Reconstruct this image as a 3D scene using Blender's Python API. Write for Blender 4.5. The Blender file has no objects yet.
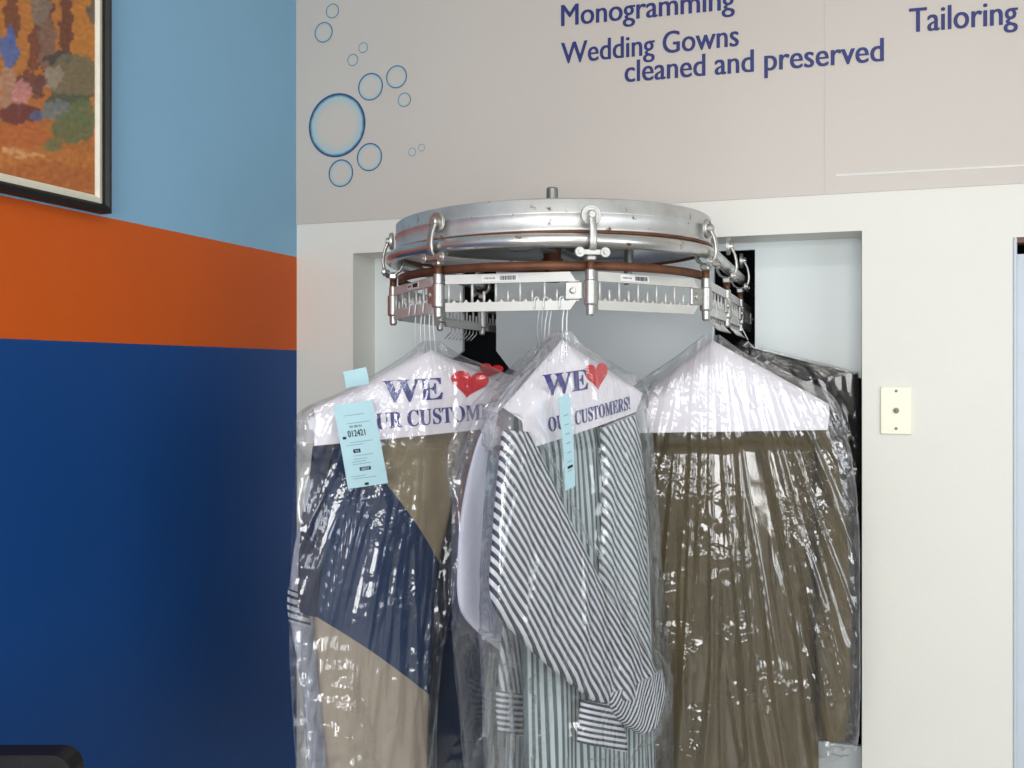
import bpy, math, random
from mathutils import Vector, noise
random.seed(7)
SC = bpy.context.scene
COL = SC.collection
# ---------------------------------------------------------------- camera frame
F = 970.0; HX, HY = 512.0, 372.0; EYE = 1.6
YAW = math.radians(19.05)
FWD = Vector((-math.sin(YAW), math.cos(YAW), 0)); RGT = Vector((math.cos(YAW), math.sin(YAW), 0)); UP = Vector((0, 0, 1))
CAM = Vector((0, 0, EYE))
def ray(px, py): return FWD + RGT * ((px - HX) / F) + UP * ((HY - py) / F)
def on_y(px, py, Y):
    r = ray(px, py); return CAM + r * (Y / r.y)
def on_x(px, py, X):
    r = ray(px, py); return CAM + r * (X / r.x)
class Plane:
    """vertical plane of a hanger: a runs to the right, n towards the room"""
    def __init__(s, origin, yaw):
        y = math.radians(yaw)
        s.o = Vector((origin.x, origin.y, EYE)); s.a = RGT * math.cos(y) + FWD * math.sin(y); s.n = RGT * math.sin(y) - FWD * math.cos(y)
    def hit(s, px, py, off=0.0):
        r = ray(px, py); o = s.o + s.n * off
        p = CAM + r * ((o - CAM).dot(s.n) / r.dot(s.n))
        return (p - s.o).dot(s.a), p.z
    def world(s, a, n, z): return s.o + s.a * a + s.n * n + UP * (z - EYE)
# ---------------------------------------------------------------- colours and materials
def lin(c):
    c /= 255.0
    return c / 12.92 if c <= .04045 else ((c + .055) / 1.055) ** 2.4
def rgb(r, g, b): return (lin(r), lin(g), lin(b), 1)
def new_mat(name):
    m = bpy.data.materials.new(name); m.use_nodes = True
    nt = m.node_tree; return m, nt, nt.nodes['Principled BSDF']
def N(nt, t, **kw):
    n = nt.nodes.new(t)
    for k, v in kw.items(): setattr(n, k, v)
    return n
def mat(name, col, rough=.5, metal=0., vary=.08, scale=12., bump=0., bscale=80., spec=.5, stretch=None):
    m, nt, p = new_mat(name); L = nt.links
    p.inputs['Roughness'].default_value = rough; p.inputs['Metallic'].default_value = metal; p.inputs['Specular IOR Level'].default_value = spec
    tc = N(nt, 'ShaderNodeTexCoord'); src = tc.outputs['Object']
    if stretch:
        mp = N(nt, 'ShaderNodeMapping'); mp.inputs['Scale'].default_value = stretch; L.new(src, mp.inputs[0]); src = mp.outputs[0]
    no = N(nt, 'ShaderNodeTexNoise'); no.inputs['Scale'].default_value = scale; no.inputs['Detail'].default_value = 5; L.new(src, no.inputs['Vector'])
    rp = N(nt, 'ShaderNodeValToRGB'); L.new(no.outputs[0], rp.inputs[0])
    rp.color_ramp.elements[0].position = .3; rp.color_ramp.elements[1].position = .7
    rp.color_ramp.elements[0].color = tuple(c * (1 - vary) for c in col[:3]) + (1,)
    rp.color_ramp.elements[1].color = tuple(min(1, c * (1 + vary)) for c in col[:3]) + (1,)
    L.new(rp.outputs[0], p.inputs['Base Color'])
    if bump:
        n2 = N(nt, 'ShaderNodeTexNoise'); n2.inputs['Scale'].default_value = bscale; n2.inputs['Detail'].default_value = 4; L.new(src, n2.inputs['Vector'])
        b = N(nt, 'ShaderNodeBump'); b.inputs['Strength'].default_value = bump; b.inputs['Distance'].default_value = .004
        L.new(n2.outputs[0], b.inputs['Height']); L.new(b.outputs[0], p.inputs['Normal'])
    return m
def metal_mat(name, col, rough, rust=0.0, rustcol=rgb(96, 56, 34)):
    m = mat(name, col, rough, .9, .14, 14, .12, 60); nt = m.node_tree; L = nt.links; p = nt.nodes['Principled BSDF']
    if rust:
        tc = N(nt, 'ShaderNodeTexCoord'); no = N(nt, 'ShaderNodeTexNoise'); no.inputs['Scale'].default_value = 38; no.inputs['Detail'].default_value = 8
        L.new(tc.outputs['Object'], no.inputs['Vector'])
        rp = N(nt, 'ShaderNodeValToRGB'); rp.color_ramp.elements[0].position = .66 - rust * .3; rp.color_ramp.elements[1].position = .74 - rust * .3
        L.new(no.outputs[0], rp.inputs[0])
        mx = N(nt, 'ShaderNodeMix', data_type='RGBA'); base = p.inputs['Base Color'].links[0].from_socket
        L.new(rp.outputs[0], mx.inputs[0]); L.new(base, mx.inputs[6]); mx.inputs[7].default_value = rustcol
        L.new(mx.outputs[2], p.inputs['Base Color'])
        mt = N(nt, 'ShaderNodeMath', operation='MULTIPLY_ADD'); L.new(rp.outputs[0], mt.inputs[0]); mt.inputs[1].default_value = -.8; mt.inputs[2].default_value = .9
        L.new(mt.outputs[0], p.inputs['Metallic'])
    return m
def stripe_mat(name, c1, c2, scale, axis=0, duty=.5, rough=.8, wob=.0):
    m, nt, p = new_mat(name); L = nt.links; p.inputs['Roughness'].default_value = rough
    uv = N(nt, 'ShaderNodeUVMap'); sp = N(nt, 'ShaderNodeSeparateXYZ'); L.new(uv.outputs[0], sp.inputs[0])
    mu = N(nt, 'ShaderNodeMath', operation='MULTIPLY'); L.new(sp.outputs[axis], mu.inputs[0]); mu.inputs[1].default_value = scale
    fr = N(nt, 'ShaderNodeMath', operation='FRACT'); L.new(mu.outputs[0], fr.inputs[0])
    rp = N(nt, 'ShaderNodeValToRGB'); e = rp.color_ramp.elements
    e[0].position = duty - .07; e[0].color = c1; e[1].position = duty + .07; e[1].color = c2
    e2 = rp.color_ramp.elements.new(.97); e2.color = c2; e3 = rp.color_ramp.elements.new(1.0); e3.color = c1
    L.new(fr.outputs[0], rp.inputs[0]); L.new(rp.outputs[0], p.inputs['Base Color'])
    return m
def plastic_mat(name, tint, milk, rough, bump, base=.03, edge=.3):
    """thin clear film: see-through, a little milky at grazing angles, glossy with creases"""
    m, nt, p = new_mat(name); L = nt.links; nt.nodes.remove(p); out = nt.nodes['Material Output']
    tc = N(nt, 'ShaderNodeTexCoord')
    wn = N(nt, 'ShaderNodeTexNoise'); wn.inputs['Scale'].default_value = 9; L.new(tc.outputs['Object'], wn.inputs['Vector'])
    wv = N(nt, 'ShaderNodeMix', data_type='VECTOR'); wv.inputs[0].default_value = .035; L.new(tc.outputs['Object'], wv.inputs[4]); L.new(wn.outputs['Color'], wv.inputs[5])
    v1 = N(nt, 'ShaderNodeTexVoronoi'); v1.inputs['Scale'].default_value = 48; L.new(wv.outputs[1], v1.inputs['Vector'])
    v2 = N(nt, 'ShaderNodeTexVoronoi'); v2.inputs['Scale'].default_value = 115; L.new(wv.outputs[1], v2.inputs['Vector'])
    n3 = N(nt, 'ShaderNodeTexNoise'); n3.inputs['Scale'].default_value = 8; n3.inputs['Detail'].default_value = 2; L.new(tc.outputs['Object'], n3.inputs['Vector'])
    r3 = N(nt, 'ShaderNodeValToRGB'); r3.color_ramp.elements[0].position = .53; r3.color_ramp.elements[1].position = .68; L.new(n3.outputs[0], r3.inputs[0])
    s1 = N(nt, 'ShaderNodeMath', operation='MULTIPLY_ADD'); L.new(v2.outputs['Distance'], s1.inputs[0]); s1.inputs[1].default_value = .45; L.new(v1.outputs['Distance'], s1.inputs[2])
    mu = N(nt, 'ShaderNodeMath', operation='MULTIPLY'); L.new(s1.outputs[0], mu.inputs[0]); L.new(r3.outputs[0], mu.inputs[1])
    b = N(nt, 'ShaderNodeBump'); b.inputs['Strength'].default_value = bump; b.inputs['Distance'].default_value = .012; L.new(mu.outputs[0], b.inputs['Height'])
    tr = N(nt, 'ShaderNodeBsdfTransparent'); tr.inputs[0].default_value = tint
    gl = N(nt, 'ShaderNodeBsdfGlossy'); gl.inputs['Roughness'].default_value = rough; gl.inputs[0].default_value = (1, 1, 1, 1); L.new(b.outputs[0], gl.inputs['Normal'])
    df = N(nt, 'ShaderNodeBsdfDiffuse'); df.inputs[0].default_value = (.85, .88, .9, 1); tl_ = N(nt, 'ShaderNodeBsdfTranslucent'); tl_.inputs[0].default_value = (.85, .88, .9, 1)
    dm = N(nt, 'ShaderNodeMixShader'); dm.inputs[0].default_value = .35; L.new(df.outputs[0], dm.inputs[1]); L.new(tl_.outputs[0], dm.inputs[2])
    lw = N(nt, 'ShaderNodeLayerWeight'); lw.inputs[0].default_value = .25
    pw = N(nt, 'ShaderNodeMath', operation='POWER'); L.new(lw.outputs['Facing'], pw.inputs[0]); pw.inputs[1].default_value = 3
    mf = N(nt, 'ShaderNodeMath', operation='MULTIPLY_ADD', use_clamp=True); L.new(pw.outputs[0], mf.inputs[0]); mf.inputs[1].default_value = edge; mf.inputs[2].default_value = milk
    fr = N(nt, 'ShaderNodeFresnel'); fr.inputs[0].default_value = 1.5; L.new(b.outputs[0], fr.inputs['Normal'])
    fa = N(nt, 'ShaderNodeMath', operation='ADD'); L.new(fr.outputs[0], fa.inputs[0]); fa.inputs[1].default_value = base
    fc = N(nt, 'ShaderNodeMath', operation='MINIMUM'); L.new(fa.outputs[0], fc.inputs[0]); fc.inputs[1].default_value = .30
    m1 = N(nt, 'ShaderNodeMixShader'); L.new(mf.outputs[0], m1.inputs[0]); L.new(tr.outputs[0], m1.inputs[1]); L.new(dm.outputs[0], m1.inputs[2])
    m2 = N(nt, 'ShaderNodeMixShader'); L.new(fc.outputs[0], m2.inputs[0]); L.new(m1.outputs[0], m2.inputs[1]); L.new(gl.outputs[0], m2.inputs[2])
    L.new(m2.outputs[0], out.inputs[0]); return m
# ---------------------------------------------------------------- mesh collecting
class MB:
    def __init__(s): s.v = []; s.f = []; s.uv = {}; s.mi = []; s.sm = []
    def vert(s, p): s.v.append(Vector(p)); return len(s.v) - 1
    def face(s, idx, uv=None, smooth=True, mi=0):
        s.f.append(tuple(idx)); s.sm.append(smooth); s.mi.append(mi)
        if uv: s.uv[len(s.f) - 1] = uv
    def obox(s, c, ax, ay, az, hx, hy, hz, bev=0, mi=0):
        """box from centre, three unit axes and half sizes; bev chamfers the long edges"""
        c = Vector(c); ax, ay, az = Vector(ax), Vector(ay), Vector(az)
        if bev <= 0:
            ids = [s.vert(c + ax * (hx * i) + ay * (hy * j) + az * (hz * k)) for k in (-1, 1) for j in (-1, 1) for i in (-1, 1)]
            for q in ((0, 2, 3, 1), (4, 5, 7, 6), (0, 1, 5, 4), (2, 6, 7, 3), (0, 4, 6, 2), (1, 3, 7, 5)): s.face([ids[i] for i in q], smooth=False, mi=mi)
            return
        b = min(bev, hx * .9, hy * .9, hz * .9); oc = [(hx - b, hy), (hx, hy - b), (hx, -hy + b), (hx - b, -hy), (-hx + b, -hy), (-hx, -hy + b), (-hx, hy - b), (-hx + b, hy)]
        rings = []
        for z, k in ((-hz, 1), (-hz + b, 0), (hz - b, 0), (hz, 1)):
            rings.append([s.vert(c + ax * (x - k * b * (1 if x > 0 else -1)) + ay * (y - k * b * (1 if y > 0 else -1)) + az * z) for x, y in oc])
        for r in range(3):
            for i in range(8): s.face([rings[r][i], rings[r + 1][i], rings[r + 1][(i + 1) % 8], rings[r][(i + 1) % 8]], smooth=False, mi=mi)
        s.face(rings[0], smooth=False, mi=mi); s.face(rings[3][::-1], smooth=False, mi=mi)
    def box(s, x0, x1, y0, y1, z0, z1, bev=0, mi=0):
        s.obox(((x0 + x1) / 2, (y0 + y1) / 2, (z0 + z1) / 2), (1, 0, 0), (0, 1, 0), (0, 0, 1), abs(x1 - x0) / 2, abs(y1 - y0) / 2, abs(z1 - z0) / 2, bev, mi)
    def tube(s, pts, r, n=8, closed=False, caps=True):
        pts = [Vector(p) for p in pts]; rr = r if isinstance(r, (list, tuple)) else [r] * len(pts)
        m = len(pts); rings = []; prev = None
        for i, p in enumerate(pts):
            a = pts[(i - 1) % m] if (closed or i > 0) else p; b = pts[(i + 1) % m] if (closed or i < m - 1) else p
            t = (b - a).normalized()
            if prev is None:
                ref = Vector((0, 0, 1)) if abs(t.z) < .9 else Vector((1, 0, 0)); x = t.cross(ref).normalized()
            else: x = (prev - t * prev.dot(t)).normalized()
            prev = x; y = t.cross(x)
            rings.append([s.vert(p + x * (rr[i] * math.cos(2 * math.pi * k / n)) + y * (rr[i] * math.sin(2 * math.pi * k / n))) for k in range(n)])
        for i in range(m if closed else m - 1):
            A, B = rings[i], rings[(i + 1) % m]
            for k in range(n): s.face([A[k], A[(k + 1) % n], B[(k + 1) % n], B[k]])
        if caps and not closed: s.face(rings[0][::-1], smooth=False); s.face(rings[-1], smooth=False)
    def lathe(s, c, axis, prof, n=20):
        """prof: (distance along axis, radius)"""
        c = Vector(c); axis = Vector(axis).normalized(); ref = Vector((0, 0, 1)) if abs(axis.z) < .9 else Vector((1, 0, 0))
        x = axis.cross(ref).normalized(); y = axis.cross(x); rings = []
        ring = lambda h, r: [s.vert(c + axis * h + x * (r * math.cos(2 * math.pi * k / n)) + y * (r * math.sin(2 * math.pi * k / n))) for k in range(n)]
        for i in range(len(prof) - 1):
            A, B = ring(*prof[i]), ring(*prof[i + 1])
            for k in range(n): s.face([A[k], A[(k + 1) % n], B[(k + 1) % n], B[k]])
        s.face(ring(*prof[0])[::-1], smooth=False); s.face(ring(*prof[-1]), smooth=False)
    def sweep(s, path, prof, closed=False):
        """path: list of (origin, out, up); prof: list of (o, u) closed cross-section"""
        rings = [[s.vert(p + o * a + u * b) for a, b in prof] for p, o, u in path]; n = len(prof); m = len(rings)
        for i in range(m if closed else m - 1):
            A, B = rings[i], rings[(i + 1) % m]
            for k in range(n): s.face([A[k], A[(k + 1) % n], B[(k + 1) % n], B[k]])
        if not closed: s.face(rings[0][::-1], smooth=False); s.face(rings[-1], smooth=False)
    def prism(s, pts, d):
        """closed outline of 3-D points pushed along vector d"""
        A = [s.vert(p) for p in pts]; B = [s.vert(Vector(p) + Vector(d)) for p in pts]; n = len(A)
        s.face(A, smooth=False); s.face(B[::-1], smooth=False)
        for k in range(n): s.face([A[k], B[k], B[(k + 1) % n], A[(k + 1) % n]], smooth=False)
    def build(s, name, material, parent=None, label=None, origin=None, crease=None):
        lo = Vector((min(v.x for v in s.v), min(v.y for v in s.v), min(v.z for v in s.v))); hi = Vector((max(v.x for v in s.v), max(v.y for v in s.v), max(v.z for v in s.v)))
        o = origin if origin is not None else Vector(((lo.x + hi.x) / 2, (lo.y + hi.y) / 2, lo.z))
        me = bpy.data.meshes.new(name); me.from_pydata([tuple(v - o) for v in s.v], [], s.f)
        me.polygons.foreach_set('use_smooth', s.sm)
        mats = material if isinstance(material, (list, tuple)) else [material]
        for m in mats: me.materials.append(m)
        if len(mats) > 1: me.polygons.foreach_set('material_index', s.mi)
        if s.uv:
            lay = me.uv_layers.new(name='UVMap')
            for pi, uv in s.uv.items():
                p = me.polygons[pi]
                for li, c in zip(p.loop_indices, uv): lay.data[li].uv = c
        me.validate(); me.update()
        import bmesh
        bm = bmesh.new(); bm.from_mesh(me); bmesh.ops.recalc_face_normals(bm, faces=bm.faces); bm.to_mesh(me); bm.free()
        ob = bpy.data.objects.new(name, me); COL.objects.link(ob); WLOC[ob.name] = o.copy()
        if parent is not None: ob.parent = parent; ob.location = o - WLOC[parent.name]
        else: ob.location = o
        if label: ob['label'] = label
        return ob
WLOC = {}
def tag(o, label=None, cat=None, group=None, kind=None):
    for k, v in (('label', label), ('category', cat), ('group', group), ('kind', kind)):
        if v: o[k] = v
    return o
def empty(name, loc, label, cat, group=None):
    o = bpy.data.objects.new(name, None); COL.objects.link(o); o.location = loc; o.empty_display_size = .05
    WLOC[o.name] = Vector(loc); return tag(o, label, cat, group)
# ---------------------------------------------------------------- text
SERIF = lambda t: ''.join(chr(0x1D400 + ord(c) - 65) if 'A' <= c <= 'Z' else c for c in t)
def text_verts(body, bold=.0):
    cu = bpy.data.curves.new('lettering_source', 'FONT'); cu.body = body; cu.offset = bold; cu.resolution_u = 4
    o = bpy.data.objects.new('lettering_source', cu); COL.objects.link(o)
    dg = bpy.context.evaluated_depsgraph_get(); me = bpy.data.meshes.new_from_object(o.evaluated_get(dg))
    vs = [Vector(v.co) for v in me.vertices]; fs = [tuple(p.vertices) for p in me.polygons]
    bpy.data.objects.remove(o); bpy.data.curves.remove(cu); bpy.data.meshes.remove(me)
    return vs, fs
def put_text(body, mapper, bold=0., cap=None):
    """mapper(u, v): u 0..1 along the run, v in cap heights -> world point; bold thickens the strokes sideways"""
    vs, fs = text_verts(body)
    x0 = min(v.x for v in vs); x1 = max(v.x for v in vs); ch = cap or .7
    mb = MB(); w_ = x1 - x0 + 2 * bold
    for q, dx in enumerate((-bold, 0, bold) if bold else (0,)):
        ids = [mb.vert(mapper((v.x - x0 + bold + dx) / w_, v.y / ch, q * .0002)) for v in vs]
        for f in fs: mb.face([ids[i] for i in f], smooth=False)
    return mb
# ---------------------------------------------------------------- materials
M = {}
M['wall_white'] = mat('painted_white_wall', rgb(229, 228, 220), .55, 0, .015, 3, .08, 150)
M['recess_white'] = mat('painted_recess', rgb(222, 230, 230), .5, 0, .02, 3, .05, 150)
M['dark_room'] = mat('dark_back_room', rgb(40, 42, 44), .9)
M['banner'] = mat('vinyl_banner', rgb(202, 194, 185), .38, 0, .012, 4, .05, 30)
M['joint'] = mat('vinyl_joint', rgb(191, 186, 179), .5, 0, .02)
M['navy_ink'] = mat('navy_ink', rgb(36, 46, 112), .5, 0, .05)
M['purple_ink'] = mat('purple_navy_ink', rgb(62, 62, 128), .6, 0, .1, 60)
M['red_ink'] = mat('red_ink', rgb(205, 22, 30), .5, 0, .04)
M['black_ink'] = mat('black_ink', rgb(28, 32, 36), .6, 0, .05)
M['floor'] = mat('floor_tile', rgb(150, 145, 138), .4, 0, .1, 4)
M['ceiling'] = mat('ceiling_paint', rgb(225, 225, 222), .8)
M['plain_wall'] = mat('plain_wall', rgb(205, 203, 198), .7)
M['frame_black'] = mat('black_frame', rgb(14, 15, 14), .55, 0, .2, 30)
M['liner'] = mat('cream_liner', rgb(222, 218, 200), .7, 0, .05, 60)
M['galv'] = metal_mat('galvanised_steel', rgb(214, 215, 213), .5, .08)
M['galv_dull'] = metal_mat('dull_steel', rgb(150, 152, 150), .5, .1)
M['tube'] = metal_mat('steel_tube', rgb(205, 205, 202), .28, .1)
M['rust'] = mat('rusty_brown_steel', rgb(104, 66, 46), .55, .4, .35, 25, .2, 90)
M['rack'] = mat('silver_rack_paint', rgb(206, 206, 201), .42, .3, .05, 20)
M['clamp'] = metal_mat('cast_clamp', rgb(190, 190, 186), .4, .10)
M['sticker'] = mat('sticker_paper', rgb(226, 226, 224), .6, 0, .03)
M['white_wire'] = mat('white_coated_wire', rgb(222, 226, 228), .35, 0, .04)
M['paper'] = mat('cape_paper', rgb(238, 234, 240), .75, 0, .02, 20, .05, 40)
M['plate'] = mat('ivory_plate', rgb(238, 236, 212), .3, 0, .03, 20)
M['screw'] = metal_mat('screw_steel', rgb(120, 116, 104), .4)
M['ticket'] = mat('pale_blue_ticket', rgb(172, 207, 215), .7, 0, .03, 30)
M['olive'] = mat('olive_brown_cloth', rgb(82, 71, 44), .85, 0, .12, 9, .15, 220, .2, (1, 1, .3))
M['black_cloth'] = mat('black_cloth', rgb(22, 20, 20), .85, 0, .25, 10, .15, 200, .2)
M['navy_cloth'] = mat('navy_cloth', rgb(24, 38, 66), .85, 0, .15, 10, .15, 220, .2)
M['lavender'] = mat('lavender_white_cloth', rgb(230, 231, 246), .8, 0, .03, 10, .1, 200, .2)
M['pale_cloth'] = mat('pale_blue_grey_cloth', rgb(188, 192, 206), .8, 0, .05, 10, .1, 200, .2)
M['brass_print'] = mat('orange_brown_print', rgb(226, 134, 36), .7, 0, .6, 60)
M['chair_black'] = mat('black_upholstery', rgb(14, 11, 10), .5, 0, .2, 30, .1, 200)
M['door_paint'] = mat('pale_blue_door', rgb(196, 206, 216), .4, 0, .02)
M['wood'] = mat('brown_wood', rgb(112, 74, 50), .5, 0, .25, 8, 0, 1, .5, (12, 1, 1))
M['stripe_bold'] = stripe_mat('bold_striped_cloth', rgb(58, 60, 70), rgb(214, 216, 222), 30, 0, .48)
M['stripe_fine'] = stripe_mat('fine_striped_cloth', rgb(86, 98, 102), rgb(196, 206, 206), 34, 0, .45)
M['stripe_cuff'] = stripe_mat('striped_cuff_cloth', rgb(58, 62, 72), rgb(206, 210, 216), 7, 1, .48)
M['bag'] = plastic_mat('clear_garment_bag', (.97, .975, .98, 1), .025, .10, .35, .055, .4)
M['bag_dark'] = plastic_mat('clear_bag_in_recess', (.95, .955, .96, 1), .0, .12, .5, .02, .03)
M['glass'] = plastic_mat('window_glass', (.97, .98, .98, 1), 0., .02, 0., .02, 0.)
def wall_bands():
    m, nt, p = new_mat('painted_bands'); L = nt.links; p.inputs['Roughness'].default_value = .5; p.inputs['Specular IOR Level'].default_value = .28
    g = N(nt, 'ShaderNodeNewGeometry'); sp = N(nt, 'ShaderNodeSeparateXYZ'); L.new(g.outputs['Position'], sp.inputs[0])
    no = N(nt, 'ShaderNodeTexNoise'); no.inputs['Scale'].default_value = 30; L.new(g.outputs['Position'], no.inputs['Vector'])
    ad = N(nt, 'ShaderNodeMath', operation='MULTIPLY_ADD'); L.new(no.outputs[0], ad.inputs[0]); ad.inputs[1].default_value = .002; L.new(sp.outputs[2], ad.inputs[2])
    dv = N(nt, 'ShaderNodeMath', operation='DIVIDE'); L.new(ad.outputs[0], dv.inputs[0]); dv.inputs[1].default_value = 3.0
    rp = N(nt, 'ShaderNodeValToRGB'); rp.color_ramp.interpolation = 'CONSTANT'; e = rp.color_ramp.elements
    e[0].position = 0; e[0].color = rgb(12, 64, 126); e[1].position = 1.6622 / 3; e[1].color = rgb(200, 86, 18)
    e2 = e.new(1.9268 / 3); e2.color = rgb(134, 179, 208)
    L.new(dv.outputs[0], rp.inputs[0])
    n2 = N(nt, 'ShaderNodeTexNoise'); n2.inputs['Scale'].default_value = 5; n2.inputs['Detail'].default_value = 6; L.new(g.outputs['Position'], n2.inputs['Vector'])
    r2 = N(nt, 'ShaderNodeValToRGB'); r2.color_ramp.elements[0].color = (.93, .93, .93, 1); r2.color_ramp.elements[1].color = (1, 1, 1, 1); L.new(n2.outputs[0], r2.inputs[0])
    mx = N(nt, 'ShaderNodeMix', data_type='RGBA', blend_type='MULTIPLY'); mx.inputs[0].default_value = 1; L.new(rp.outputs[0], mx.inputs[6]); L.new(r2.outputs[0], mx.inputs[7])
    L.new(mx.outputs[2], p.inputs['Base Color'])
    n3 = N(nt, 'ShaderNodeTexNoise'); n3.inputs['Scale'].default_value = 120; L.new(g.outputs['Position'], n3.inputs['Vector'])
    b = N(nt, 'ShaderNodeBump'); b.inputs['Strength'].default_value = .12; b.inputs['Distance'].default_value = .003; L.new(n3.outputs[0], b.inputs['Height']); L.new(b.outputs[0], p.inputs['Normal'])
    return m
M['bands'] = wall_bands()
def bubble_mat():
    m, nt, p = new_mat('bubble_print'); L = nt.links; p.inputs['Roughness'].default_value = .4
    uv = N(nt, 'ShaderNodeUVMap'); sp = N(nt, 'ShaderNodeSeparateXYZ'); L.new(uv.outputs[0], sp.inputs[0])   # x = radius 0..1, y = angle
    rp = N(nt, 'ShaderNodeValToRGB'); e = rp.color_ramp.elements
    e[0].position = .62; e[0].color = rgb(202, 194, 185); e[1].position = .87; e[1].color = rgb(170, 194, 198)
    for ps, c in ((.925, rgb(88, 138, 162)), (.955, rgb(34, 70, 122)), (1.0, rgb(56, 80, 128))): q = e.new(ps); q.color = c
    no = N(nt, 'ShaderNodeTexNoise'); no.inputs['Scale'].default_value = 30; tc = N(nt, 'ShaderNodeTexCoord'); L.new(tc.outputs['Object'], no.inputs['Vector'])
    ad = N(nt, 'ShaderNodeMath', operation='MULTIPLY_ADD'); L.new(no.outputs[0], ad.inputs[0]); ad.inputs[1].default_value = .1; L.new(sp.outputs[0], ad.inputs[2])
    sb = N(nt, 'ShaderNodeMath', operation='SUBTRACT'); L.new(ad.outputs[0], sb.inputs[0]); sb.inputs[1].default_value = .05
    L.new(sb.outputs[0], rp.inputs[0]); L.new(rp.outputs[0], p.inputs['Base Color']); return m
M['bubble'] = bubble_mat()
# ---------------------------------------------------------------- the room
D = 2.45; DB = 2.585; XL = -1.505; XR = 2.4; YB = -2.6; H = 3.0
RX0, RX1, RZ = -1.3225, .034, 1.936          # recess opening
DX0, DX1, DZ = .356, 1.26, 1.905             # doorway
def struct(name, mb, m): return tag(mb.build(name, m), kind='structure')
w = MB()
w.box(XL - .1, RX0, D, DB, 0, H); w.box(RX0, RX1, D, DB, RZ, H); w.box(RX1, DX0, D, DB, 0, H); w.box(DX0, DX1, D, DB, DZ, H); w.box(DX1, XR, D, DB, 0, H)
struct('wall_front', w, M['wall_white'])
def arc(cx, cz, r, a0, a1, n=6): return [(cx + r * math.cos(math.radians(a0 + (a1 - a0) * i / n)), cz + r * math.sin(math.radians(a0 + (a1 - a0) * i / n))) for i in range(n + 1)]
out = [(RX0 - .05, 0), (RX0 - .05, 1.99), (RX1 + .05, 1.99), (RX1 + .05, 1.572)]
out += [(-.205, 1.643)] + arc(-.2055, 1.663, .02, 260, 180) + [(-.2255, 1.918), (-.33, 1.918), (-.33, 1.66), (-.36, 1.628), (-.53, 1.53), (-.53, 0), (-.69, 0), (-.69, 1.52), (-.90, 1.61), (-.94, 1.66), (-.94, 1.918), (-1.043, 1.918), (-1.043, 1.66), (-1.07, 1.64), (-1.27, 1.57), (-1.27, 0)]
w = MB(); w.prism([Vector((x, DB, z)) for x, z in out], (0, .016, 0)); w.box(RX0 - .04, RX1 + .04, DB + .0165, DB + .03, .0, .655); struct('wall_recess', w, M['recess_white'])
w = MB(); w.box(XL - .1, XL, YB, DB, 0, H); struct('wall_left', w, M['bands'])
SY0, SY1, SZ0, SZ1 = -1.3, .9, .7, 2.5       # side window
w = MB(); w.box(XR, XR + .1, YB, SY0, 0, H); w.box(XR, XR + .1, SY1, DB, 0, H); w.box(XR, XR + .1, SY0, SY1, 0, SZ0); w.box(XR, XR + .1, SY0, SY1, SZ1, H)
struct('wall_right', w, M['plain_wall'])
w = MB()
for y in (SY0, (SY0 + SY1) / 2, SY1): w.box(XR + .02, XR + .07, y - .03, y + .03, SZ0, SZ1)
for z in (SZ0, SZ1): w.box(XR + .02, XR + .07, SY0, SY1, z - .03, z + .03)
side = struct('window_2', w, M['galv_dull'])
g = MB(); g.box(XR + .046, XR + .05, SY0, SY1, SZ0, SZ1); g.build('window_pane', M['glass'], side)
w = MB(); w.box(XL - .1, XR + .1, YB - .1, DB, -.1, 0); struct('floor', w, M['floor'])
w = MB(); w.box(XL - .1, XR + .1, YB - .1, DB, H, H + .1); struct('ceiling', w, M['ceiling'])
WX0, WX1, WZ0, WZ1 = -.9, 1.4, .78, 2.7
w = MB(); w.box(XL - .1, WX0, YB - .1, YB, 0, H); w.box(WX1, XR + .1, YB - .1, YB, 0, H); w.box(WX0, WX1, YB - .1, YB, 0, WZ0); w.box(WX0, WX1, YB - .1, YB, WZ1, H)
struct('wall_back', w, M['plain_wall'])
w = MB()
for x in (WX0, (WX0 + WX1) / 2, WX1): w.box(x - .03, x + .03, YB - .07, YB - .02, WZ0, WZ1)
for z in (WZ0, WZ1): w.box(WX0, WX1, YB - .07, YB - .02, z - .03, z + .03)
win = struct('window_1', w, M['galv_dull'])
g = MB(); g.box(WX0, WX1, YB - .05, YB - .046, WZ0, WZ1); g.build('window_pane', M['glass'], win)
w = MB(); w.box(-2.0, .95, 4.3, 4.35, 0, 2.6); w.box(-2.05, -2.0, DB + .03, 4.35, 0, 2.6); w.box(.95, 1.0, DB + .03, 4.35, 0, 2.6); w.box(-2.05, 1.0, DB + .03, 4.35, 2.6, 2.65); w.box(-2.05, 1.0, DB + .03, 4.35, -.05, 0)
struct('wall_back_room', w, M['dark_room'])
dr = MB(); dr.box(DX0 + .012, DX1 - .01, D + .03, D + .07, 0, DZ - .035)
for z0, z1 in ((.15, .85), (1.0, 1.75)): dr.box(DX0 + .13, DX1 - .13, D + .024, D + .032, z0, z1, .006)
door = struct('door_1', dr, M['door_paint'])
q = MB(); q.lathe((DX1 - .08, D + .03, .98), (0, -1, 0), [(0, .028), (.006, .028), (.008, .012), (.03, .012), (.034, .026), (.05, .028), (.06, .02)]); q.build('door_knob', M['screw'], door)
q = MB(); q.box(DX0, DX1, D - .001, D + .05, DZ - .012, DZ - .002); struct('trim_1', q, M['wood'])
q = MB(); q.box(DX0, DX0 + .008, D - .004, D + .1, 0, DZ, .002); struct('trim_2', q, M['door_paint'])
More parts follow.
